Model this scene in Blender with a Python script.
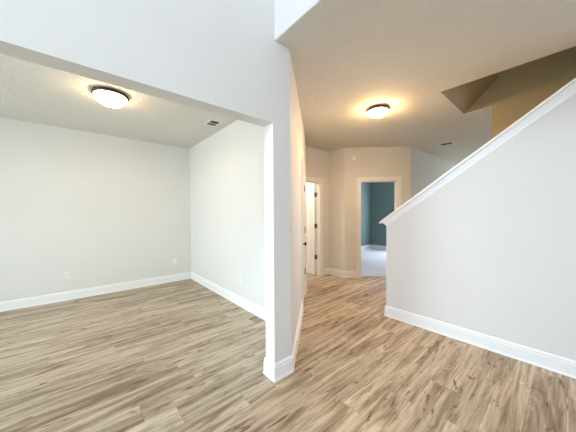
import bpy, bmesh, math, random
from mathutils import Vector, Matrix

for o in list(bpy.data.objects):
    bpy.data.objects.remove(o)
S = bpy.context.scene
C = S.collection
random.seed(4)

# ------------------------------------------------------------------ camera
H = 2.754                      # ceiling height
yaw, pitch, roll = math.radians(40.8117), math.radians(-1.4546), math.radians(-0.3308)
F = Vector((math.sin(yaw)*math.cos(pitch), math.cos(yaw)*math.cos(pitch), math.sin(pitch)))
R0 = Vector((math.cos(yaw), -math.sin(yaw), 0))
U0 = R0.cross(F)
RR = R0*math.cos(roll) + U0*math.sin(roll)
UU = -R0*math.sin(roll) + U0*math.cos(roll)
cd = bpy.data.cameras.new('camera')
cam = bpy.data.objects.new('camera', cd); C.objects.link(cam)
cd.sensor_width = 36.0
cd.lens = 242.5701/576*36
cd.shift_y = 3.8575/576
cd.clip_start = 0.02
m = Matrix((( RR.x, UU.x, -F.x, 0), (RR.y, UU.y, -F.y, 0), (RR.z, UU.z, -F.z, 1.37), (0, 0, 0, 1)))
cam.matrix_world = m
S.camera = cam

# ------------------------------------------------------------------ world, daylight, exposure
W = bpy.data.worlds.new('world'); S.world = W; W.use_nodes = True
bg = W.node_tree.nodes['Background']
bg.inputs[0].default_value = (0.62, 0.86, 1.0, 1); bg.inputs[1].default_value = 4.0
S.view_settings.view_transform = 'Standard'
S.view_settings.look = 'None'
S.view_settings.exposure = 0.13
S.view_settings.gamma = 1.0
S.view_settings.use_curve_mapping = False

DAY = (0.74, 0.88, 1.0)
def window_light(name, loc, rot, sx, sy, power, col=DAY, spread=180):
    """daylight falling in through a window of the house"""
    l = bpy.data.lights.new(name, 'AREA'); l.shape = 'RECTANGLE'
    l.size, l.size_y, l.energy, l.color = sx, sy, power, col
    l.spread = math.radians(spread)
    o = bpy.data.objects.new(name, l); C.objects.link(o)
    o.location = loc; o.rotation_euler = rot
    return o
HP = math.pi/2
# the area lamps fill the openings of the windows built further down
window_light('daylight_dining', (-4.06, 3.1, 1.45), (0, -HP+0.22, 0), 1.5, 1.8, 100, (0.74, 0.91, 1.0), 120)
window_light('daylight_door', (-4.06, -0.2, 1.25), (0, -HP, 0), 1.9, 1.5, 6)
window_light('daylight_upper', (-4.06, -0.2, 4.2), (0, -HP, 0), 1.5, 1.6, 225, (0.70, 0.82, 1.0))
window_light('added_fill_near', (-1.2, -3.06, 1.55), (HP, 0, 0), 1.6, 1.5, 54, (0.94, 0.97, 1.0))  # added fill from behind the camera, brightens the header and pier
window_light('daylight_great', (9.36, 0.2, 1.45), (0, HP, 0), 1.5, 2.2, 34, (1.0, 0.97, 0.90))
window_light('daylight_bedroom', (8.66, 3.3, 1.45), (0, HP, 0), 1.5, 1.2, 128, (0.82, 0.84, 1.0))

# ------------------------------------------------------------------ materials
def mat(name):
    mt = bpy.data.materials.new(name); mt.use_nodes = True
    nt = mt.node_tree
    return mt, nt, nt.nodes['Principled BSDF']
def N(nt, t, **kw):
    n = nt.nodes.new(t)
    for k, v in kw.items(): setattr(n, k, v)
    return n
def paint(name, col, rough=0.6, bump=0.0, scale=60, var=0.015, detail=3, dist=0.004, spec=0.3):
    """painted surface: faint mottling and a roller or knockdown texture"""
    mt, nt, b = mat(name)
    tc = N(nt, 'ShaderNodeTexCoord')
    n = N(nt, 'ShaderNodeTexNoise'); n.inputs['Scale'].default_value = 2.3; n.inputs['Detail'].default_value = 3
    nt.links.new(tc.outputs['Object'], n.inputs['Vector'])
    mx = N(nt, 'ShaderNodeMix', data_type='RGBA')
    mx.inputs['A'].default_value = tuple(max(0, c-var) for c in col)+(1,)
    mx.inputs['B'].default_value = tuple(min(1, c+var) for c in col)+(1,)
    nt.links.new(n.outputs['Fac'], mx.inputs['Factor'])
    nt.links.new(mx.outputs['Result'], b.inputs['Base Color'])
    b.inputs['Roughness'].default_value = rough
    b.inputs['Specular IOR Level'].default_value = spec
    if bump:
        n2 = N(nt, 'ShaderNodeTexNoise'); n2.inputs['Scale'].default_value = scale; n2.inputs['Detail'].default_value = detail
        nt.links.new(tc.outputs['Object'], n2.inputs['Vector'])
        bp = N(nt, 'ShaderNodeBump'); bp.inputs['Strength'].default_value = bump; bp.inputs['Distance'].default_value = dist
        nt.links.new(n2.outputs['Fac'], bp.inputs['Height'])
        nt.links.new(bp.outputs['Normal'], b.inputs['Normal'])
    return mt
M = {}
M['wall'] = paint('wall_paint', (0.735, 0.722, 0.70), 0.7, 0.12, 90)
M['tan'] = paint('stairwell_tan', (0.47, 0.385, 0.235), 0.7, 0.12, 90)  # darker golden tan on the stairwell walls and soffit
M['blue'] = paint('teal_paint', (0.17, 0.24, 0.225), 0.7, 0.12, 90, 0.008)
M['ceil'] = paint('ceiling_knockdown', (0.74, 0.715, 0.66), 0.85, 0.8, 44, 0.012, 4, 0.018)
M['white'] = paint('white_trim_paint', (0.86, 0.86, 0.85), 0.35, 0, 0, 0.008, spec=0.5)
M['door'] = paint('white_door_paint', (0.86, 0.85, 0.82), 0.4, 0, 0, 0.008)
M['plastic'] = paint('white_plastic', (0.84, 0.84, 0.82), 0.4, 0, 0, 0.004)
M['vent'] = paint('white_enamel', (0.80, 0.79, 0.76), 0.4, 0, 0, 0.004)
M['dark'] = paint('duct_shade', (0.03, 0.028, 0.024), 0.8, 0, 0, 0.004)  # near-black tone for the shade behind the vent slats
M['slot'] = paint('socket_slots', (0.10, 0.10, 0.10), 0.6, 0, 0, 0.004)
M['carpet'] = paint('carpet_grey', (0.66, 0.67, 0.71), 0.95, 0.9, 220, 0.03, 3, 0.01, 0.05)
M['stairs'] = paint('stair_dark_bounce', (0.26, 0.20, 0.13), 0.95, 0.9, 220, 0.03, 3, 0.01, 0.05)  # unseen steps coloured dark to dim and warm the light in the stairwell
M['ground'] = paint('outside_ground', (0.30, 0.31, 0.26), 0.9, 0.3, 8, 0.04)
def metal(name, col, rough, met=0.85):
    mt, nt, b = mat(name)
    b.inputs['Metallic'].default_value = met
    b.inputs['Roughness'].default_value = rough
    tc = N(nt, 'ShaderNodeTexCoord'); n = N(nt, 'ShaderNodeTexNoise'); n.inputs['Scale'].default_value = 14
    nt.links.new(tc.outputs['Object'], n.inputs['Vector'])
    mx = N(nt, 'ShaderNodeMix', data_type='RGBA')
    mx.inputs['A'].default_value = tuple(c*0.7 for c in col)+(1,); mx.inputs['B'].default_value = tuple(c*1.25 for c in col)+(1,)
    nt.links.new(n.outputs['Fac'], mx.inputs['Factor']); nt.links.new(mx.outputs['Result'], b.inputs['Base Color'])
    return mt
M['bronze'] = metal('oiled_bronze', (0.085, 0.042, 0.018), 0.5, 0.35)
M['hinge'] = metal('aged_brass', (0.20, 0.14, 0.07), 0.4)
M['knob'] = metal('dark_bronze_knob', (0.05, 0.04, 0.03), 0.3)
def glow(name, col, strength):
    """lit opal glass: thick in the middle, a little dimmer at the rim"""
    mt, nt, b = mat(name)
    b.inputs['Base Color'].default_value = (0.9, 0.87, 0.8, 1)
    b.inputs['Roughness'].default_value = 0.25
    b.inputs['Emission Color'].default_value = col+(1,)
    b.inputs['Emission Strength'].default_value = strength
    return mt
M['glass_lit'] = glow('lit_opal_glass', (1.0, 0.72, 0.42), 40)
M['glass_lit2'] = glow('lit_opal_glass_hall', (1.0, 0.64, 0.30), 155)
M['glass_lit3'] = glow('lit_opal_glass_added', (1.0, 0.92, 0.80), 150)  # bowl of the added, unseen lamp
def pane():
    mt, nt, b = mat('window_glass')
    tr = N(nt, 'ShaderNodeBsdfTransparent'); gl = N(nt, 'ShaderNodeBsdfGlossy'); gl.inputs['Roughness'].default_value = 0.02
    mx = N(nt, 'ShaderNodeMixShader'); mx.inputs[0].default_value = 0.06
    nt.links.new(tr.outputs[0], mx.inputs[1]); nt.links.new(gl.outputs[0], mx.inputs[2])
    nt.links.new(mx.outputs[0], nt.nodes['Material Output'].inputs[0])
    return mt
M['pane'] = pane()

def planks():
    """vinyl planks running along X: random tone per board, streaky grain, darker knots, thin seams"""
    mt, nt, b = mat('oak_planks')
    L = nt.links.new
    PW, PL = 0.182, 1.22
    tc = N(nt, 'ShaderNodeTexCoord'); sp = N(nt, 'ShaderNodeSeparateXYZ'); L(tc.outputs['Object'], sp.inputs[0])
    def mth(op, a, bb=None, cc=None):
        n = N(nt, 'ShaderNodeMath', operation=op)
        for i, v in enumerate((a, bb, cc)):
            if v is None: continue
            if isinstance(v, (int, float)): n.inputs[i].default_value = v
            else: L(v, n.inputs[i])
        return n.outputs[0]
    X, Y = sp.outputs['X'], sp.outputs['Y']
    ys = mth('DIVIDE', mth('ADD', Y, 20.03), PW); row = mth('FLOOR', ys); fy = mth('FRACT', ys)
    wn = N(nt, 'ShaderNodeTexWhiteNoise', noise_dimensions='1D'); L(row, wn.inputs['W'])
    xs = mth('DIVIDE', mth('ADD', mth('ADD', X, 20.0), mth('MULTIPLY', wn.outputs['Value'], PL)), PL)
    col = mth('FLOOR', xs); fx = mth('FRACT', xs)
    cv = N(nt, 'ShaderNodeCombineXYZ'); L(row, cv.inputs[0]); L(col, cv.inputs[1])
    wp = N(nt, 'ShaderNodeTexWhiteNoise', noise_dimensions='2D'); L(cv.outputs[0], wp.inputs['Vector'])
    rnd = wp.outputs['Value']
    # grain space: stretched along the board and shifted per board
    def space(sx, sy, k):
        c = N(nt, 'ShaderNodeCombineXYZ')
        L(mth('MULTIPLY', X, sx), c.inputs[0]); L(mth('MULTIPLY', Y, sy), c.inputs[1]); L(mth('MULTIPLY', rnd, k), c.inputs[2])
        return c.outputs[0]
    def noise(vec, sc, det, rough=0.6, dis=0.0):
        n = N(nt, 'ShaderNodeTexNoise'); L(vec, n.inputs['Vector'])
        n.inputs['Scale'].default_value = sc; n.inputs['Detail'].default_value = det
        n.inputs['Roughness'].default_value = rough; n.inputs['Distortion'].default_value = dis
        return n.outputs['Fac']
    broad = noise(space(1.1, 13, 37), 1.0, 7, 0.68, 0.9)
    fine = noise(space(3.4, 62, 53), 1.0, 5, 0.68, 0.7)
    knot = noise(space(3.4, 15, 71), 1.0, 4, 0.60, 1.8)
    def ramp(fac, stops):
        r = N(nt, 'ShaderNodeValToRGB'); L(fac, r.inputs[0])
        e = r.color_ramp.elements
        while len(e) < len(stops): e.new(0.5)
        for q, (p_, c_) in zip(e, stops):
            q.position = p_; q.color = tuple(c_)+(1,)
        return r.outputs[0]
    base = ramp(broad, [(0.30, (0.170, 0.115, 0.070)), (0.43, (0.345, 0.263, 0.180)), (0.53, (0.515, 0.420, 0.312)), (0.68, (0.670, 0.585, 0.470))])
    fr = ramp(fine, [(0.32, (0.66, 0.62, 0.58)), (0.46, (0.95, 0.94, 0.93)), (0.66, (1.12, 1.12, 1.12))])
    kr = ramp(knot, [(0.31, (0.34, 0.28, 0.22)), (0.375, (0.80, 0.77, 0.73)), (0.42, (1, 1, 1)), (1.0, (1, 1, 1))])
    tr = ramp(rnd, [(0.0, (0.88, 0.86, 0.84)), (0.5, (0.99, 0.99, 0.99)), (1.0, (1.10, 1.10, 1.09))])
    def mul(a, c):
        n = N(nt, 'ShaderNodeMix', data_type='RGBA', blend_type='MULTIPLY'); n.inputs['Factor'].default_value = 1
        L(a, n.inputs['A']); L(c, n.inputs['B']); return n.outputs['Result']
    colr = mul(mul(mul(base, fr), kr), tr)
    # seams
    sy = mth('MULTIPLY', mth('GREATER_THAN', fy, 0.012), mth('LESS_THAN', fy, 0.988))
    sx = mth('MULTIPLY', mth('GREATER_THAN', fx, 0.0018), mth('LESS_THAN', fx, 0.9982))
    seam = mth('MULTIPLY', sx, sy)
    seamf = mth('ADD', mth('MULTIPLY', seam, 0.22), 0.78)
    cs = N(nt, 'ShaderNodeCombineColor')
    for i in range(3): L(seamf, cs.inputs[i])
    colr = mul(colr, cs.outputs[0])
    L(colr, b.inputs['Base Color'])
    b.inputs['Roughness'].default_value = 0.42
    b.inputs['Specular IOR Level'].default_value = 0.35
    bp = N(nt, 'ShaderNodeBump'); bp.inputs['Strength'].default_value = 0.25; bp.inputs['Distance'].default_value = 0.003
    L(mth('ADD', mth('MULTIPLY', fine, 0.5), seam), bp.inputs['Height']); L(bp.outputs['Normal'], b.inputs['Normal'])
    return mt
M['planks'] = planks()

# ------------------------------------------------------------------ mesh helpers
def link(name, bm, material, parent=None, kind=None, smooth=False, normals=True):
    if normals: bmesh.ops.recalc_face_normals(bm, faces=bm.faces)
    me = bpy.data.meshes.new(name); bm.to_mesh(me); bm.free()
    if smooth:
        for p in me.polygons: p.use_smooth = True
    me.materials.append(material)
    o = bpy.data.objects.new(name, me); C.objects.link(o)
    if parent: o.parent = parent
    if kind: o['kind'] = kind
    return o
def struct(name, bm, material, label=None, cat=None, **kw):
    o = link(name, bm, material, kind='structure', **kw)
    if label: o['label'] = label; o['category'] = cat
    return o
def empty(name, loc=(0, 0, 0), rz=0, label=None, cat=None, group=None, kind=None):
    o = bpy.data.objects.new(name, None); C.objects.link(o)
    o.location = loc; o.rotation_euler = (0, 0, rz); o.empty_display_size = 0.1
    if label: o['label'] = label
    if cat: o['category'] = cat
    if group: o['group'] = group
    if kind: o['kind'] = kind
    return o
class Frame:
    """a vertical plane: O on the floor, u along the wall, n out of its visible face"""
    def __init__(s, O, u, n): s.O, s.u, s.n = Vector(O+(0,)) if len(O) == 2 else Vector(O), Vector(u+(0,)), Vector(n+(0,))
    def p(s, u, n, z): return s.O + s.u*u + s.n*n + Vector((0, 0, z))
def fprism(bm, fr, uz, n0, n1):
    """polygon in (u, z) carried from n0 to n1"""
    a = [bm.verts.new(fr.p(u, n0, z)) for u, z in uz]; b = [bm.verts.new(fr.p(u, n1, z)) for u, z in uz]
    bm.faces.new(a); bm.faces.new(b[::-1])
    k = len(uz)
    for i in range(k): bm.faces.new((a[i], a[(i+1) % k], b[(i+1) % k], b[i]))
def fbox(bm, fr, u, n, z):
    fprism(bm, fr, [(u[0], z[0]), (u[1], z[0]), (u[1], z[1]), (u[0], z[1])], n[0], n[1])
WORLD = Frame((0, 0), (1, 0), (0, 1))
def box(bm, x, y, z): fbox(bm, WORLD, x, y, z)
def vprism(bm, xy, z0, z1):
    a = [bm.verts.new((x, y, z0)) for x, y in xy]; b = [bm.verts.new((x, y, z1)) for x, y in xy]
    bm.faces.new(a); bm.faces.new(b[::-1])
    k = len(xy)
    for i in range(k): bm.faces.new((a[i], a[(i+1) % k], b[(i+1) % k], b[i]))
def bevel(bm, w, seg=2, ang=0.5):
    bmesh.ops.recalc_face_normals(bm, faces=bm.faces)
    es = [e for e in bm.edges if len(e.link_faces) == 2 and e.calc_face_angle(0) > ang]
    bmesh.ops.bevel(bm, geom=es, offset=w, segments=seg, affect='EDGES', profile=0.5, clamp_overlap=True)
def lathe(bm, prof, seg=48, axis=None):
    """prof: (radius, height) pairs about Z; axis: 3x3 to re-aim"""
    rings = []
    for r, z in prof:
        if r < 1e-6:
            rings.append([bm.verts.new((0, 0, z))])
        else:
            rings.append([bm.verts.new((r*math.cos(2*math.pi*i/seg), r*math.sin(2*math.pi*i/seg), z)) for i in range(seg)])
    for a, b in zip(rings, rings[1:]):
        for i in range(seg):
            j = (i+1) % seg
            if len(a) == 1 and len(b) == 1: continue
            if len(a) == 1: bm.faces.new((a[0], b[i], b[j]))
            elif len(b) == 1: bm.faces.new((a[i], a[j], b[0]))
            else: bm.faces.new((a[i], a[j], b[j], b[i]))
    if axis is not None: bmesh.ops.transform(bm, matrix=axis, verts=bm.verts)

def sweep_path(name, pts, prof, material, side=1, label=None, cat=None):
    """a moulding along a floor polyline with mitred corners; prof (offset, z); side=1: the room lies left of the walk"""
    P = [Vector(p) for p in pts]; k = len(P)
    def nrm(a, b):
        d = (b-a).normalized(); return Vector((-d.y, d.x))*side
    off = []
    for i in range(k):
        if i == 0: off.append(nrm(P[0], P[1]))
        elif i == k-1: off.append(nrm(P[-2], P[-1]))
        else:
            n1, n2 = nrm(P[i-1], P[i]), nrm(P[i], P[i+1])
            v = n1+n2; off.append(v/(v.dot(n1)))
    bm = bmesh.new(); rings = []
    for p, o_ in zip(P, off):
        rings.append([bm.verts.new((p.x+o_.x*d, p.y+o_.y*d, z)) for d, z in prof])
    n = len(prof)
    for a, b in zip(rings, rings[1:]):
        for i in range(n): bm.faces.new((a[i], a[(i+1) % n], b[(i+1) % n], b[i]))
    bm.faces.new(rings[0]); bm.faces.new(rings[-1][::-1])
    return struct(name, bm, material, label, cat)
BASE = [(-0.004, 0.0), (0.021, 0.0), (0.021, 0.008), (0.016, 0.018), (0.015, 0.022), (0.015, 0.106), (0.010, 0.110), (0.009, 0.114), (0.012, 0.119), (0.012, 0.127), (0.006, 0.136), (0.004, 0.142), (-0.004, 0.142)]

# ------------------------------------------------------------------ measured places
YB, XS = 5.2628, 1.8019          # dining back wall, dining side wall
Y0, Y1, ZH = 1.5587, 1.6827, 2.098   # wall with the wide opening: front, back, head
XJ, XP, XV = 1.1928, 1.3752, 1.2169  # jamb, corner of the pier, edge of the upper floor
XF = -4.00                       # front of the house
YS = -3.0                        # near side of the foyer
TOP = 5.4
a_ = math.radians(48.1598)
dd = (math.sin(a_), math.cos(a_)); dn = (math.cos(a_), -math.sin(a_))
DIAG = Frame((XP, Y0), dd, dn)
SE = 2.34                        # length of the slanted hall wall
EX, EY = XP+dd[0]*SE, Y0+dd[1]*SE
DX, DY, E2 = 4.2778, 3.5447, 3.117   # far doorway wall (y), its corner (x), start of the slanted wall
r2 = math.sqrt(0.5)
BLUE = Frame((DX, E2), (r2, -r2), (-r2, -r2))
BL = 1.3575
GX, GY = DX+BL*r2, E2-BL*r2      # end of the slanted bedroom wall
XH, XH2, YH = 3.0816, 3.2016, 1.5757  # stair half wall
HX0, HX1, HY = 3.1679, 4.1197, 0.9849 # stair hole in the ceiling
YW = 0.6773                      # end of the outer stair wall
XE, XB, YBB = 9.30, 8.60, 5.02
ZC = H+0.35

# ------------------------------------------------------------------ floors
bm = bmesh.new(); box(bm, (XF-0.15, XE+0.2), (YS-0.15, YB+0.15), (-0.12, 0))
struct('floor', bm, M['planks'])
bm = bmesh.new()
q = BLUE.p(0.30, -0.075, 0); q2 = BLUE.p(1.08, -0.075, 0)
vprism(bm, [(q.x, q.y), (q2.x, q2.y), (5.25, 2.28), (XB, 2.28), (XB, YBB), (4.45, YBB), (4.45, 3.66), (4.40, 3.1)], 0.0, 0.012)
struct('floor.001', bm, M['carpet'])
bm = bmesh.new(); box(bm, (-40, XF-0.15), (-30, 30), (-0.3, -0.15))
struct('ground', bm, M['ground'])

# ------------------------------------------------------------------ ceiling
bm = bmesh.new()
vprism(bm, [(XF-0.06, Y0+0.06), (XV+0.004, Y0+0.06), (XV+0.004, YS-0.06), (HX0, YS-0.06), (HX0, HY), (HX1+0.004, HY), (HX1+0.004, YS-0.06),
            (XE+0.06, YS-0.06), (XE+0.06, YB+0.06), (XF-0.06, YB+0.06)], H, ZC)
struct('ceiling', bm, M['ceil'])
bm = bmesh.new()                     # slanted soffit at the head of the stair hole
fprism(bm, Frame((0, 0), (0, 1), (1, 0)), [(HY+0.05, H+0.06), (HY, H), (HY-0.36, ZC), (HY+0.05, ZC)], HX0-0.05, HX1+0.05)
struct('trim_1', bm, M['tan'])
bm = bmesh.new(); box(bm, (XF-0.12, 4.30), (YS-0.12, YB+0.12), (TOP, TOP+0.1))
struct('ceiling.001', bm, M['ceil'])

# ------------------------------------------------------------------ walls
XZ = Frame((0, Y0), (1, 0), (0, -1))
OL = -0.95                           # left jamb of the wide opening
bm = bmesh.new()
fprism(bm, XZ, [(XF-0.05, -0.02), (OL, -0.02), (OL, ZH), (XJ, ZH), (XJ, -0.02), (XP, -0.02), (XP, H+0.05), (XV+0.05, H+0.05), (XV+0.05, TOP+0.05), (XF-0.05, TOP+0.05)], 0, Y0-Y1)
struct('wall_opening', bm, M['wall'])
bm = bmesh.new(); box(bm, (XF-0.1, XS+0.1), (YB, YB+0.12), (-0.02, TOP))
struct('wall_back', bm, M['wall'])
bm = bmesh.new(); box(bm, (XS, XS+0.12), (2.062, YB+0.05), (-0.02, H+0.05))
struct('wall_side', bm, M['wall'])

# slanted hall wall with the closet doorway
CD0, CD1, DZ = 1.385, 1.985, 2.045   # closet doorway along the slanted wall
bm = bmesh.new()
fprism(bm, DIAG, [(0, -0.02), (CD0, -0.02), (CD0, DZ), (CD1, DZ), (CD1, -0.02), (SE, -0.02), (SE, H+0.05), (0, H+0.05)], 0, -0.115)
struct('wall_hall', bm, M['wall'])
bm = bmesh.new()
vprism(bm, [(EX, EY-0.001), (EX, DY+0.05), (EX-0.115, DY+0.05), (EX-0.115, EY-0.06)], -0.02, H+0.05)
struct('wall_return', bm, M['wall'])
# wall with the half-hidden doorway
FAR = Frame((0, DY), (1, 0), (0, -1))
FD0, FD1 = 3.33, 3.987
bm = bmesh.new()
fprism(bm, FAR, [(EX-0.115, -0.02), (FD0, -0.02), (FD0, DZ), (FD1, DZ), (FD1, -0.02), (DX+0.05, -0.02), (DX+0.05, H+0.05), (EX-0.115, H+0.05)], 0, -0.115)
struct('wall_far', bm, M['wall'])
bm = bmesh.new()
vprism(bm, [(DX, E2), (DX, DY+0.1), (DX+0.115, DY+0.1), (DX+0.115, E2+0.048)], -0.02, H+0.05)
struct('wall_corner', bm, M['wall'])
# slanted wall with the bedroom doorway (painted like the hall)
BD0, BD1 = 0.336, 1.078
bm = bmesh.new()
fprism(bm, BLUE, [(0, -0.02), (BD0, -0.02), (BD0, DZ), (BD1, DZ), (BD1, -0.02), (BL, -0.02), (BL, H+0.05), (0, H+0.05)], 0, -0.105)
struct('wall_bedroom', bm, M['wall'])
bm = bmesh.new(); vprism(bm, [(GX, GY), (XE+0.06, GY), (XE+0.06, GY+0.12), (GX+0.05, GY+0.12)], -0.02, H+0.05)
struct('wall_great', bm, M['wall'])
# bedroom shell
bm = bmesh.new(); box(bm, (4.40, XB+0.12), (YBB, YBB+0.12), (-0.02, H+0.05))
struct('wall_bedroom_left', bm, M['blue'])
WBY, WZ = (2.7, 3.9), (0.7, 2.2)
YZ = lambda x: Frame((x, 0), (0, 1), (1, 0))
def wall_with_holes(name, fr, u, z, holes, n, material):
    """strip wall with rectangular openings, cut column by column"""
    bm = bmesh.new(); us = sorted({u[0], u[1]} | {h[0] for h in holes} | {h[1] for h in holes})
    for a, b in zip(us, us[1:]):
        hs = sorted([h for h in holes if h[0] <= a+1e-6 and h[1] >= b-1e-6], key=lambda h: h[2])
        z0 = z[0]
        for h in hs:
            if h[2] > z0: fbox(bm, fr, (a, b), n, (z0, h[2]))
            z0 = h[3]
        if z0 < z[1]: fbox(bm, fr, (a, b), n, (z0, z[1]))
    bmesh.ops.remove_doubles(bm, verts=bm.verts, dist=1e-5)
    return struct(name, bm, material)
wall_with_holes('wall_bedroom_back', YZ(XB), (2.25, 5.25), (-0.02, H+0.05), [WBY+WZ], (0, 0.12), M['blue'])
bm = bmesh.new()
box(bm, (4.393, 4.45), (DY+0.1, 5.25), (-0.02, H+0.05))
struct('wall_bedroom_end', bm, M['blue'])
bm = bmesh.new(); box(bm, (GX+0.15, XB+0.05), (GY+0.121, GY+0.14), (-0.02, H+0.05))
struct('wall_bedroom_right', bm, M['blue'])
bm = bmesh.new()                     # bedroom side of the slanted wall
fprism(bm, BLUE, [(0.03, -0.02), (BD0-0.02, -0.02), (BD0-0.02, DZ+0.02), (BD1+0.02, DZ+0.02), (BD1+0.02, -0.02), (BL+0.06, -0.02), (BL+0.06, H+0.05), (0.03, H+0.05)], -0.106, -0.118)
struct('wall_bedroom_front', bm, M['blue'])
# small room behind the half-hidden doorway
bm = bmesh.new(); box(bm, (4.333, 4.392), (DY+0.1, YB+0.02), (-0.02, H+0.05))
struct('wall_bath', bm, M['wall'])
bm = bmesh.new(); box(bm, (XS+0.1, 4.36), (YB, YB+0.12), (-0.02, H+0.05))
struct('wall_bath_back', bm, M['wall'])
# front of the house with its windows and front door
WD, WDZ = (2.2, 4.0), (0.7, 2.2)
FDY, FDZ = (-1.0, 0.6), (0.0, 2.25)
UW, UWZ = (-1.0, 0.6), (3.4, 5.0)
wall_with_holes('wall_front', YZ(XF), (YS-0.1, YB+0.1), (-0.02, TOP), [WD+WDZ, FDY+FDZ, UW+UWZ], (-0.12, 0), M['wall'])
NW, NWZ = (-2.0, -0.4), (0.8, 2.3)  # opening added for the near fill lamp
wall_with_holes('wall_near', Frame((0, YS), (1, 0), (0, -1)), (XF-0.1, XE+0.1), (-0.02, TOP), [NW+NWZ], (0, 0.12), M['wall'])
GW, GWZ = (-1.0, 1.4), (0.7, 2.2)
wall_with_holes('wall_end', YZ(XE), (YS-0.1, GY+0.1), (-0.02, H+0.05), [GW+GWZ], (0, 0.12), M['wall'])
# upper floor edge and stairwell
bm = bmesh.new(); box(bm, (XV, XV+0.115), (YS-0.05, Y0+0.02), (H+0.004, TOP+0.02))
struct('wall_upper', bm, M['wall'])
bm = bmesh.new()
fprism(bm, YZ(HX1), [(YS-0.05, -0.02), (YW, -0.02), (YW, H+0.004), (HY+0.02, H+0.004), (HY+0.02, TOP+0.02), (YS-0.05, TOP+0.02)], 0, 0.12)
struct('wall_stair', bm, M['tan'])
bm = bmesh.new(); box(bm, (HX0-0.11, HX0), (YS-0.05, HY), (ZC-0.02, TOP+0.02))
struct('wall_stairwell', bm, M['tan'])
bm = bmesh.new(); box(bm, (XV+0.05, HX1+0.05), (Y0, Y0+0.12), (ZC-0.02, TOP+0.02))
struct('wall_landing', bm, M['wall'])

# ------------------------------------------------------------------ stair half wall, its sloped cap, the stairs behind it
SL = 0.7143                          # rise of the stair per metre
zc = lambda y: 1.213 + SL*(YH-y)
yt = YH-(H-1.213)/SL                 # where the sloped top meets the ceiling
bm = bmesh.new()
fprism(bm, YZ(XH), [(YS-0.02, -0.02), (YH, -0.02), (YH, zc(YH)), (yt-0.05, zc(yt-0.05)), (YS-0.02, zc(yt-0.05))], 0, XH2-XH)
struct('wall_half', bm, M['wall'])
cs_, sn_ = math.cos(math.atan(SL)), math.sin(math.atan(SL))
bm = bmesh.new()
prof = [(0.000, -0.012), (0.007, -0.012), (0.008, 0.012), (0.012, 0.018), (0.014, 0.030), (0.018, 0.042), (0.022, 0.050), (0.022, 0.056), (0.044, 0.058), (0.046, 0.072), (0.042, 0.078)]
rings = []
for d, hgt in prof:                  # rings of growing outline, so the moulding returns round the low end
    ring = []
    ends = ((XH-d, yt+0.02), (XH-d, YH+d*0.9), (XH2+d, YH+d*0.9), (XH2+d, yt+0.02))
    for x, y in ends:
        b0 = Vector((x, y, zc(y)))
        ring.append(bm.verts.new(b0 + Vector((0, sn_*hgt, cs_*hgt))))
    rings.append(ring)
for ra, rb in zip(rings, rings[1:]):
    for i in range(4): bm.faces.new((ra[i], ra[(i+1) % 4], rb[(i+1) % 4], rb[i]))
bm.faces.new(rings[0]); bm.faces.new(rings[-1][::-1])
struct('trim_2', bm, M['white'])
bm = bmesh.new()
pts = [(1.46, 0.0)]
rise, run = 0.18, 0.252
for i in range(15):
    pts += [(1.46-run*i, rise*(i+1)), (1.46-run*(i+1), rise*(i+1))]
pts += [(1.46-run*15, 0.0)]
pts = [(max(y, YS+0.03), z) for y, z in pts]
fprism(bm, YZ(XH2), pts, 0.002, HX1-XH2-0.002)
bmesh.ops.remove_doubles(bm, verts=bm.verts, dist=1e-5)
struct('staircase', bm, M['stairs'])

# ------------------------------------------------------------------ baseboards
def diagp(s): v = DIAG.p(s, 0, 0); return (v.x, v.y)
def diagb(s): v = DIAG.p(s, -0.115, 0); return (v.x, v.y)
def bluep(s): v = BLUE.p(s, 0, 0); return (v.x, v.y)
CW = 0.085
sb = (XS-diagb(0)[0])/dd[0]
s1 = (Y1-diagb(0)[1])/dd[1]
sweep_path('baseboard_pillar', [(XS, YB-0.0), diagb(sb), diagb(s1), (XJ, Y1), (XJ, Y0), (XP, Y0), diagp(CD0-CW)], BASE, M['white'], -1)
sweep_path('baseboard_back', [(XF, Y1), (XF, YB), (XS, YB)], BASE, M['white'], -1)
sweep_path('baseboard_hall', [diagp(CD1+CW), (EX, EY), (EX, DY)], BASE, M['white'], -1)
sweep_path('baseboard_far', [(FD1+CW, DY), (DX, DY), (DX, E2), bluep(BD0-CW)], BASE, M['white'], -1)
sweep_path('baseboard_great', [bluep(BD1+CW), (GX, GY), (XE, GY)], BASE, M['white'], -1)
sweep_path('baseboard_half', [(XH, YS), (XH, YH), (XH2, YH)], BASE, M['white'], 1)
sweep_path('baseboard_opening', [(XF, Y0), (OL, Y0), (OL, Y1), (XF, Y1)], BASE, M['white'], -1)
BED = [(d, z+0.012) for d, z in BASE]
sweep_path('baseboard_bedroom', [(4.45, 3.66), (4.45, YBB), (XB, YBB), (XB, 2.30)], BED, M['white'], -1)
sweep_path('baseboard_stair', [(HX1+0.12, YS), (HX1+0.12, YW), (HX1, YW)], BASE, M['white'], -1)

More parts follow.
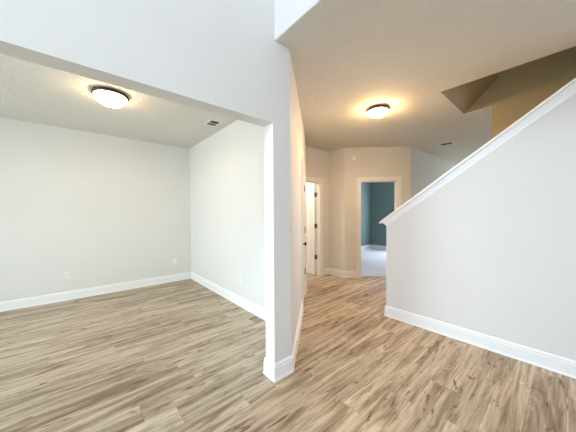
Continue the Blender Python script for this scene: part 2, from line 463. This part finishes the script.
# ------------------------------------------------------------------ door casings and doors
def casing(bm, fr, u0, u1, zt, w=CW):
    """flat board with a raised outer band and an inner bead on one face of a wall, mitred look at the head"""
    for (d0, d1, th) in ((0.0, 0.012, 0.010), (0.012, 0.060, 0.013), (0.060, w, 0.019)):
        fbox(bm, fr, (u0-d1, u0-d0), (-0.002, th), (0, zt+d1))
        fbox(bm, fr, (u1+d0, u1+d1), (-0.002, th), (0, zt+d1))
        fbox(bm, fr, (u0-d0, u1+d0), (-0.002, th), (zt+d0, zt+d1))
def jamb(bm, fr, u0, u1, zt, depth, stop):
    t = 0.006
    for (a, b) in ((u0-t, u0+0.006), (u1-0.006, u1+t)):
        fbox(bm, fr, (a, b), (-depth-0.004, 0.004), (0, zt+0.004))
    fbox(bm, fr, (u0-t, u1+t), (-depth-0.004, 0.004), (zt-0.008, zt+t))
    # stop strip
    fbox(bm, fr, (u0+0.006, u0+0.018), (stop-0.035, stop), (0, zt-0.008))
    fbox(bm, fr, (u1-0.018, u1-0.006), (stop-0.035, stop), (0, zt-0.008))
    fbox(bm, fr, (u0+0.006, u1-0.006), (stop-0.035, stop), (zt-0.020, zt-0.008))
def leaf_mesh(w, h, t=0.035):
    """six panel leaf lying along +X from the hinge, thickness -t..0 in Y"""
    bm = bmesh.new(); fr = Frame((0, 0), (1, 0), (0, -1))
    st, mu = 0.105, 0.095
    rails = [(0.0, 0.20), (0.80, 0.93), (1.55, 1.66), (h-0.115, h)]
    fbox(bm, fr, (0, st), (0, t), (0, h)); fbox(bm, fr, (w-st, w), (0, t), (0, h))
    for a, b in rails: fbox(bm, fr, (st, w-st), (0, t), (a, b))
    for (a0, a1), (b0, b1) in zip(rails, rails[1:]):
        if a1 < b0: fbox(bm, fr, (w/2-mu/2, w/2+mu/2), (0, t), (a1, b0))
        for u0, u1 in ((st, w/2-mu/2), (w/2+mu/2, w-st)):
            fbox(bm, fr, (u0, u1), (0.010, t-0.010), (a1, b0))
            if b0-a1 > 0.09:               # raised field
                fbox(bm, fr, (u0+0.03, u1-0.03), (0.003, t-0.003), (a1+0.03, b0-0.03))
    return bm
def hinge_mesh(fr, u, n, z, flip=1):
    """barrel with ball tips and two plates"""
    bm = bmesh.new()
    lathe(bm, [(0, -0.052), (0.004, -0.050), (0.0065, -0.046), (0.0065, 0.046), (0.004, 0.050), (0, 0.052)], 12)
    c = fr.p(u, n, z)
    bmesh.ops.translate(bm, vec=c, verts=bm.verts)
    fbox(bm, fr, (u, u+0.02*flip), (n-0.006, n-0.003), (z-0.045, z+0.045))
    fbox(bm, fr, (u-0.02*flip, u), (n-0.006, n-0.003), (z-0.045, z+0.045))
    return bm
def knob_mesh(c, d):
    bm = bmesh.new()
    lathe(bm, [(0, 0), (0.031, 0), (0.031, 0.005), (0.024, 0.009), (0.011, 0.012), (0.010, 0.028), (0.020, 0.034), (0.027, 0.044), (0.027, 0.052), (0.021, 0.060), (0, 0.063)], 24)
    q_ = Vector((0, 0, 1)).rotation_difference(Vector(d)).to_matrix().to_4x4()
    bmesh.ops.transform(bm, matrix=Matrix.Translation(c) @ q_, verts=bm.verts)
    return bm
HZ = (0.405, 1.095, 1.787)

# door_1: closed closet door in the slanted hall wall
d1 = empty('door_1', DIAG.p(CD0, 0, 0), 0, kind='structure')
def under(o, root):
    o.parent = root; o.matrix_parent_inverse = Matrix.Translation(root.location).inverted() if root.rotation_euler.z == 0 else root.matrix_basis.inverted()
    return o
bm = bmesh.new(); casing(bm, DIAG, CD0, CD1, DZ); under(link('casing', bm, M['white']), d1)
bm = bmesh.new(); jamb(bm, DIAG, CD0, CD1, DZ, 0.115, -0.041); under(link('jamb', bm, M['white']), d1)
lw = CD1-CD0-0.018
bm = leaf_mesh(lw, DZ-0.02)
L4 = Matrix(((-dd[0], -dn[0], 0, 0), (-dd[1], -dn[1], 0, 0), (0, 0, 1, 0), (0, 0, 0, 1)))
o4 = DIAG.p(CD1-0.009, -0.002, 0.008)
bmesh.ops.transform(bm, matrix=Matrix.Translation(o4) @ Matrix(((-dd[0], dn[0], 0, 0), (-dd[1], dn[1], 0, 0), (0, 0, 1, 0), (0, 0, 0, 1))), verts=bm.verts)
leaf = under(link('door_leaf', bm, M['door']), d1)
for z in HZ:
    under(link('hinge', hinge_mesh(DIAG, CD1-0.004, 0.009, z), M['hinge']), d1)
under(link('door_knob', knob_mesh(DIAG.p(CD0+0.07, -0.002, 0.93), DIAG.n), M['knob']), d1)

# door_2: half-hidden doorway, leaf swung open into the lit room
d2 = empty('door_2', (FD1, DY, 0), 0, kind='structure')
bm = bmesh.new(); casing(bm, FAR, FD0, FD1, DZ); under(link('casing', bm, M['white']), d2)
bm = bmesh.new(); jamb(bm, FAR, FD0, FD1, DZ, 0.115, -0.035); under(link('jamb', bm, M['white']), d2)
bm = leaf_mesh(FD1-FD0-0.018, DZ-0.02)
rot = Matrix.Rotation(math.radians(87), 4, 'Z')
hp = Vector((FD1-0.048, DY+0.122, 0.010))
bmesh.ops.transform(bm, matrix=Matrix.Translation(hp) @ rot @ Matrix.Translation((0.004, 0.0, 0)), verts=bm.verts)
under(link('door_leaf', bm, M['door']), d2)
LF = Frame((hp.x, hp.y), (math.cos(math.radians(87)), math.sin(math.radians(87))), (-math.sin(math.radians(87)), math.cos(math.radians(87))))
for z in HZ:
    bm = bmesh.new()
    lathe(bm, [(0, -0.052), (0.004, -0.050), (0.007, -0.046), (0.007, 0.046), (0.004, 0.050), (0, 0.052)], 12)
    bmesh.ops.translate(bm, vec=LF.p(-0.006, -0.040, z), verts=bm.verts)
    fbox(bm, FAR, (FD1-0.0095, FD1-0.006), (-0.118, -0.075), (z-0.048, z+0.048))
    fbox(bm, LF, (0.000, 0.004), (-0.036, 0.002), (z-0.048, z+0.048))
    under(link('hinge', bm, M['hinge']), d2)
kp = LF.p(FD1-FD0-0.018-0.06, 0.0, 0.92)
under(link('door_knob', knob_mesh(kp, LF.n), M['knob']), d2)

# door_3: bedroom doorway, leaf folded back inside against the side
d3 = empty('door_3', BLUE.p(BD0, 0, 0), 0, kind='structure')
bm = bmesh.new(); casing(bm, BLUE, BD0, BD1, DZ); under(link('casing', bm, M['white']), d3)
bm = bmesh.new(); jamb(bm, BLUE, BD0, BD1, DZ, 0.118, -0.040); under(link('jamb', bm, M['white']), d3)
bm = leaf_mesh(BD1-BD0-0.018, DZ-0.03)
hb = BLUE.p(BD0-0.004, -0.130, 0.020)
ang = math.atan2(r2, r2) + math.radians(4)
bmesh.ops.transform(bm, matrix=Matrix.Translation(hb) @ Matrix.Rotation(ang, 4, 'Z') @ Matrix.Translation((0.006, 0.036, 0)), verts=bm.verts)
under(link('door_leaf', bm, M['door']), d3)
for z in HZ:
    bm = bmesh.new()
    lathe(bm, [(0, -0.052), (0.004, -0.050), (0.007, -0.046), (0.007, 0.046), (0.004, 0.050), (0, 0.052)], 12)
    bmesh.ops.translate(bm, vec=BLUE.p(BD0+0.006, -0.127, z), verts=bm.verts)
    fbox(bm, BLUE, (BD0+0.006, BD0+0.009), (-0.121, -0.078), (z-0.045, z+0.045))
    under(link('hinge', bm, M['hinge']), d3)

# ------------------------------------------------------------------ windows (behind the camera or out of its sight) and the front door
def window(name, x, u, z, cols, rows, inward, fr=None):
    fr = fr or Frame((x, 0), (0, 1), (inward, 0))
    bm = bmesh.new(); w = 0.05
    n = (-0.09, -0.03)
    fbox(bm, fr, (u[0], u[0]+w), n, z); fbox(bm, fr, (u[1]-w, u[1]), n, z)
    fbox(bm, fr, (u[0]+w, u[1]-w), n, (z[0], z[0]+w)); fbox(bm, fr, (u[0]+w, u[1]-w), n, (z[1]-w, z[1]))
    for i in range(1, cols):
        c = u[0]+(u[1]-u[0])*i/cols; fbox(bm, fr, (c-0.012, c+0.012), (-0.075, -0.045), (z[0]+w, z[1]-w))
    for i in range(1, rows):
        c = z[0]+(z[1]-z[0])*i/rows; fbox(bm, fr, (u[0]+w, u[1]-w), (-0.074, -0.046), (c-0.012, c+0.012))
    f = struct(name, bm, M['white'])
    bm = bmesh.new(); fbox(bm, fr, (u[0]+w, u[1]-w), (-0.064, -0.058), (z[0]+w, z[1]-w))
    link('pane', bm, M['pane'], f)
    return f
window('window_1', XF, WD, WDZ, 4, 4, 1)
window('window_2', XF, UW, UWZ, 4, 3, 1)
window('window_3', XE, GW, GWZ, 4, 4, -1)
window('window_4', XB, WBY, WZ, 2, 4, -1)
window('window_added', 0, NW, NWZ, 3, 4, 1, Frame((0, YS), (1, 0), (0, 1)))  # unseen window added to go with the near fill lamp
window('window_5', XF, FDY, FDZ, 2, 4, 1)      # glazed front door

# ------------------------------------------------------------------ ceiling lights
def ceiling_light(loc, r, label, glass, power=0, col=(1, 1, 1)):
    t = empty('ceiling_light', loc, 0, label, 'ceiling light', None)
    bm = bmesh.new()
    lathe(bm, [(0, 0), (r*0.80, 0), (r*0.92, -0.004), (r*0.98, -0.010), (r, -0.020), (r*0.99, -0.029), (r*0.95, -0.037), (r*0.90, -0.040), (r*0.885, -0.034), (r*0.88, -0.018), (0, -0.016)], 64)
    link('rim', bm, M['bronze'], t, smooth=True)
    bm = bmesh.new()
    R_ = r*0.875; dp = r*0.62
    pr = [(R_*math.cos(k/14*HP), -0.032-dp*math.sin(k/14*HP)) for k in range(15)]
    pr[-1] = (0, pr[-1][1])
    lathe(bm, pr, 64)
    link('glass_bowl', bm, M[glass], t, smooth=True)
    bm = bmesh.new(); zf = -0.032-dp
    lathe(bm, [(0, zf+0.004), (0.010, zf+0.002), (0.012, zf-0.004), (0.007, zf-0.008), (0.008, zf-0.014), (0.005, zf-0.020), (0, zf-0.022)], 20)
    link('finial', bm, M['bronze'], t, smooth=True)
    if power:                            # the bulbs' own light, thrown down and out through the bowl
        l = bpy.data.lights.new('bulb', 'SPOT'); l.energy = power; l.color = col; l.shadow_soft_size = r*0.8
        l.spot_size = math.radians(176); l.spot_blend = 0.25
        o = bpy.data.objects.new('bulb', l); C.objects.link(o); o.parent = t; o.location = (0, 0, -0.20)
    return t
ceiling_light((0.307, 3.450, H), 0.177, 'large round bronze rimmed ceiling light seen beyond the wide wall opening', 'glass_lit', 13, (1.0, 0.74, 0.46))
ceiling_light((3.03, 1.672, H), 0.134, 'lit bronze rimmed ceiling light in the hall near the stair hole', 'glass_lit2', 22, (1.0, 0.60, 0.25))
ceiling_light((3.2, 4.55, H), 0.172, 'unseen ceiling light added in the small room behind the half hidden doorway', 'glass_lit3')  # unseen lamp added to brighten the open door leaf

# ------------------------------------------------------------------ ceiling air vents
def ceiling_vent(loc, lx, ly, label, n, drop, lean, cross=True):
    t = empty('ceiling_vent', loc, 0, label, 'air vent', None)
    bm = bmesh.new(); b = 0.026
    for x, y in (((-lx/2-b, -lx/2), (-ly/2-b, ly/2+b)), ((lx/2, lx/2+b), (-ly/2-b, ly/2+b)), ((-lx/2, lx/2), (-ly/2-b, -ly/2)), ((-lx/2, lx/2), (ly/2, ly/2+b))):
        box(bm, x, y, (-0.005, 0.0))
    link('frame', bm, M['vent'], t)
    bm = bmesh.new(); box(bm, (-lx/2, lx/2), (-ly/2, ly/2), (-0.002, 0.0))  # flat sheet, shade of the recess painted as near-black
    link('duct_shade_plate', bm, M['dark'], t)
    for i in range(n):
        c = -lx/2 + lx*(i+0.5)/n
        bm = bmesh.new(); fr = Frame((c, 0), (1, 0), (0, 1))
        fprism(bm, fr, [(0, -0.0022), (0.003, -0.0022), (0.003-lean, -0.0022-drop), (-lean, -0.0022-drop)], -ly/2, ly/2)
        link('slat', bm, M['vent'], t)
    if cross:
        bm = bmesh.new(); box(bm, (-lx/2, lx/2), (-0.006, 0.006), (-0.011, -0.003)); link('crossbar', bm, M['vent'], t)
    return t
ceiling_vent((1.578, 3.555, H), 0.130, 0.190, 'small slatted air vent in the ceiling beyond the wide opening', 3, 0.007, 0.008)
ceiling_vent((5.62, 1.625, H), 0.130, 0.200, 'small slatted air vent in the ceiling above the sloped stair cap', 2, 0.001, 0.003, False)

# ------------------------------------------------------------------ smoke detector
sd = empty('smoke_detector', BLUE.p(0.192, 0, 2.514), 0, 'round white smoke detector high on the wall beside the teal bedroom doorway', 'smoke detector')
def aim(bm):
    q_ = Vector((0, 0, 1)).rotation_difference(BLUE.n).to_matrix().to_4x4()
    bmesh.ops.transform(bm, matrix=q_, verts=bm.verts); return bm
bm = bmesh.new(); lathe(bm, [(0, 0), (0.068, 0), (0.068, 0.012), (0.064, 0.016), (0, 0.016)], 40); link('base', aim(bm), M['plastic'], sd)
bm = bmesh.new(); lathe(bm, [(0.058, 0.015), (0.056, 0.030), (0.046, 0.038), (0.020, 0.041), (0, 0.041)], 40); link('cover', aim(bm), M['plastic'], sd, smooth=True)
bm = bmesh.new(); lathe(bm, [(0, 0.040), (0.012, 0.040), (0.012, 0.044), (0, 0.044)], 20); link('test_button', aim(bm), M['vent'], sd)

# ------------------------------------------------------------------ wall outlets
def outlet(loc, rz, label, sockets):
    t = empty('wall_outlet', loc, rz, label, 'outlet', None)
    fr = Frame((0, 0), (1, 0), (0, -1))
    bm = bmesh.new(); fbox(bm, fr, (-0.036, 0.036), (0, 0.006), (-0.058, 0.058)); bevel(bm, 0.003)
    link('cover_plate', bm, M['plastic'], t)
    if sockets:
        for z in (-0.021, 0.021):
            bm = bmesh.new(); fbox(bm, fr, (-0.016, 0.016), (0.0055, 0.009), (z-0.014, z+0.014)); bevel(bm, 0.003)
            s = link('socket', bm, M['plastic'], t)
            bm = bmesh.new()
            fbox(bm, fr, (-0.008, -0.0055), (0.0088, 0.0094), (z-0.004, z+0.006)); fbox(bm, fr, (0.0055, 0.008), (0.0088, 0.0094), (z-0.004, z+0.006))
            fbox(bm, fr, (-0.002, 0.002), (0.0088, 0.0094), (z-0.011, z-0.007))
            link('slots', bm, M['slot'], s)
    else:
        bm = bmesh.new(); lathe(bm, [(0, 0), (0.006, 0), (0.006, 0.010), (0.004, 0.012), (0, 0.012)], 16)
        bmesh.ops.transform(bm, matrix=Matrix.Translation((0, -0.005, 0)) @ Matrix.Rotation(HP, 4, 'X'), verts=bm.verts)
        link('cable_jack', bm, M['vent'], t)
    return t
outlet((-0.154, YB, 0.400), 0, 'white double outlet on the back wall below the large lit ceiling light', True)
outlet((1.468, YB, 0.405), 0, 'white wall plate near the far corner of the back wall', False)
outlet((XS, 3.164, 0.398), -HP, 'white double outlet on the bright side wall beside the pillar', True)

# ------------------------------------------------------------------ paint chips on the planks
def chip(loc, r, label):
    bm = bmesh.new()
    pts = [(r*random.uniform(0.7, 1.1)*math.cos(k*1.047), r*random.uniform(0.7, 1.1)*math.sin(k*1.047)) for k in range(6)]
    vprism(bm, pts, 0, 0.002)
    o = link('paint_chip', bm, M['white']); o.location = loc
    o['label'] = label; o['category'] = 'debris'
chip((1.172, 1.500, 0), 0.008, 'tiny white speck on the floor in front of the pillar')
chip((2.666, 0.227, 0), 0.009, 'tiny white speck on the planks near the stair half wall')
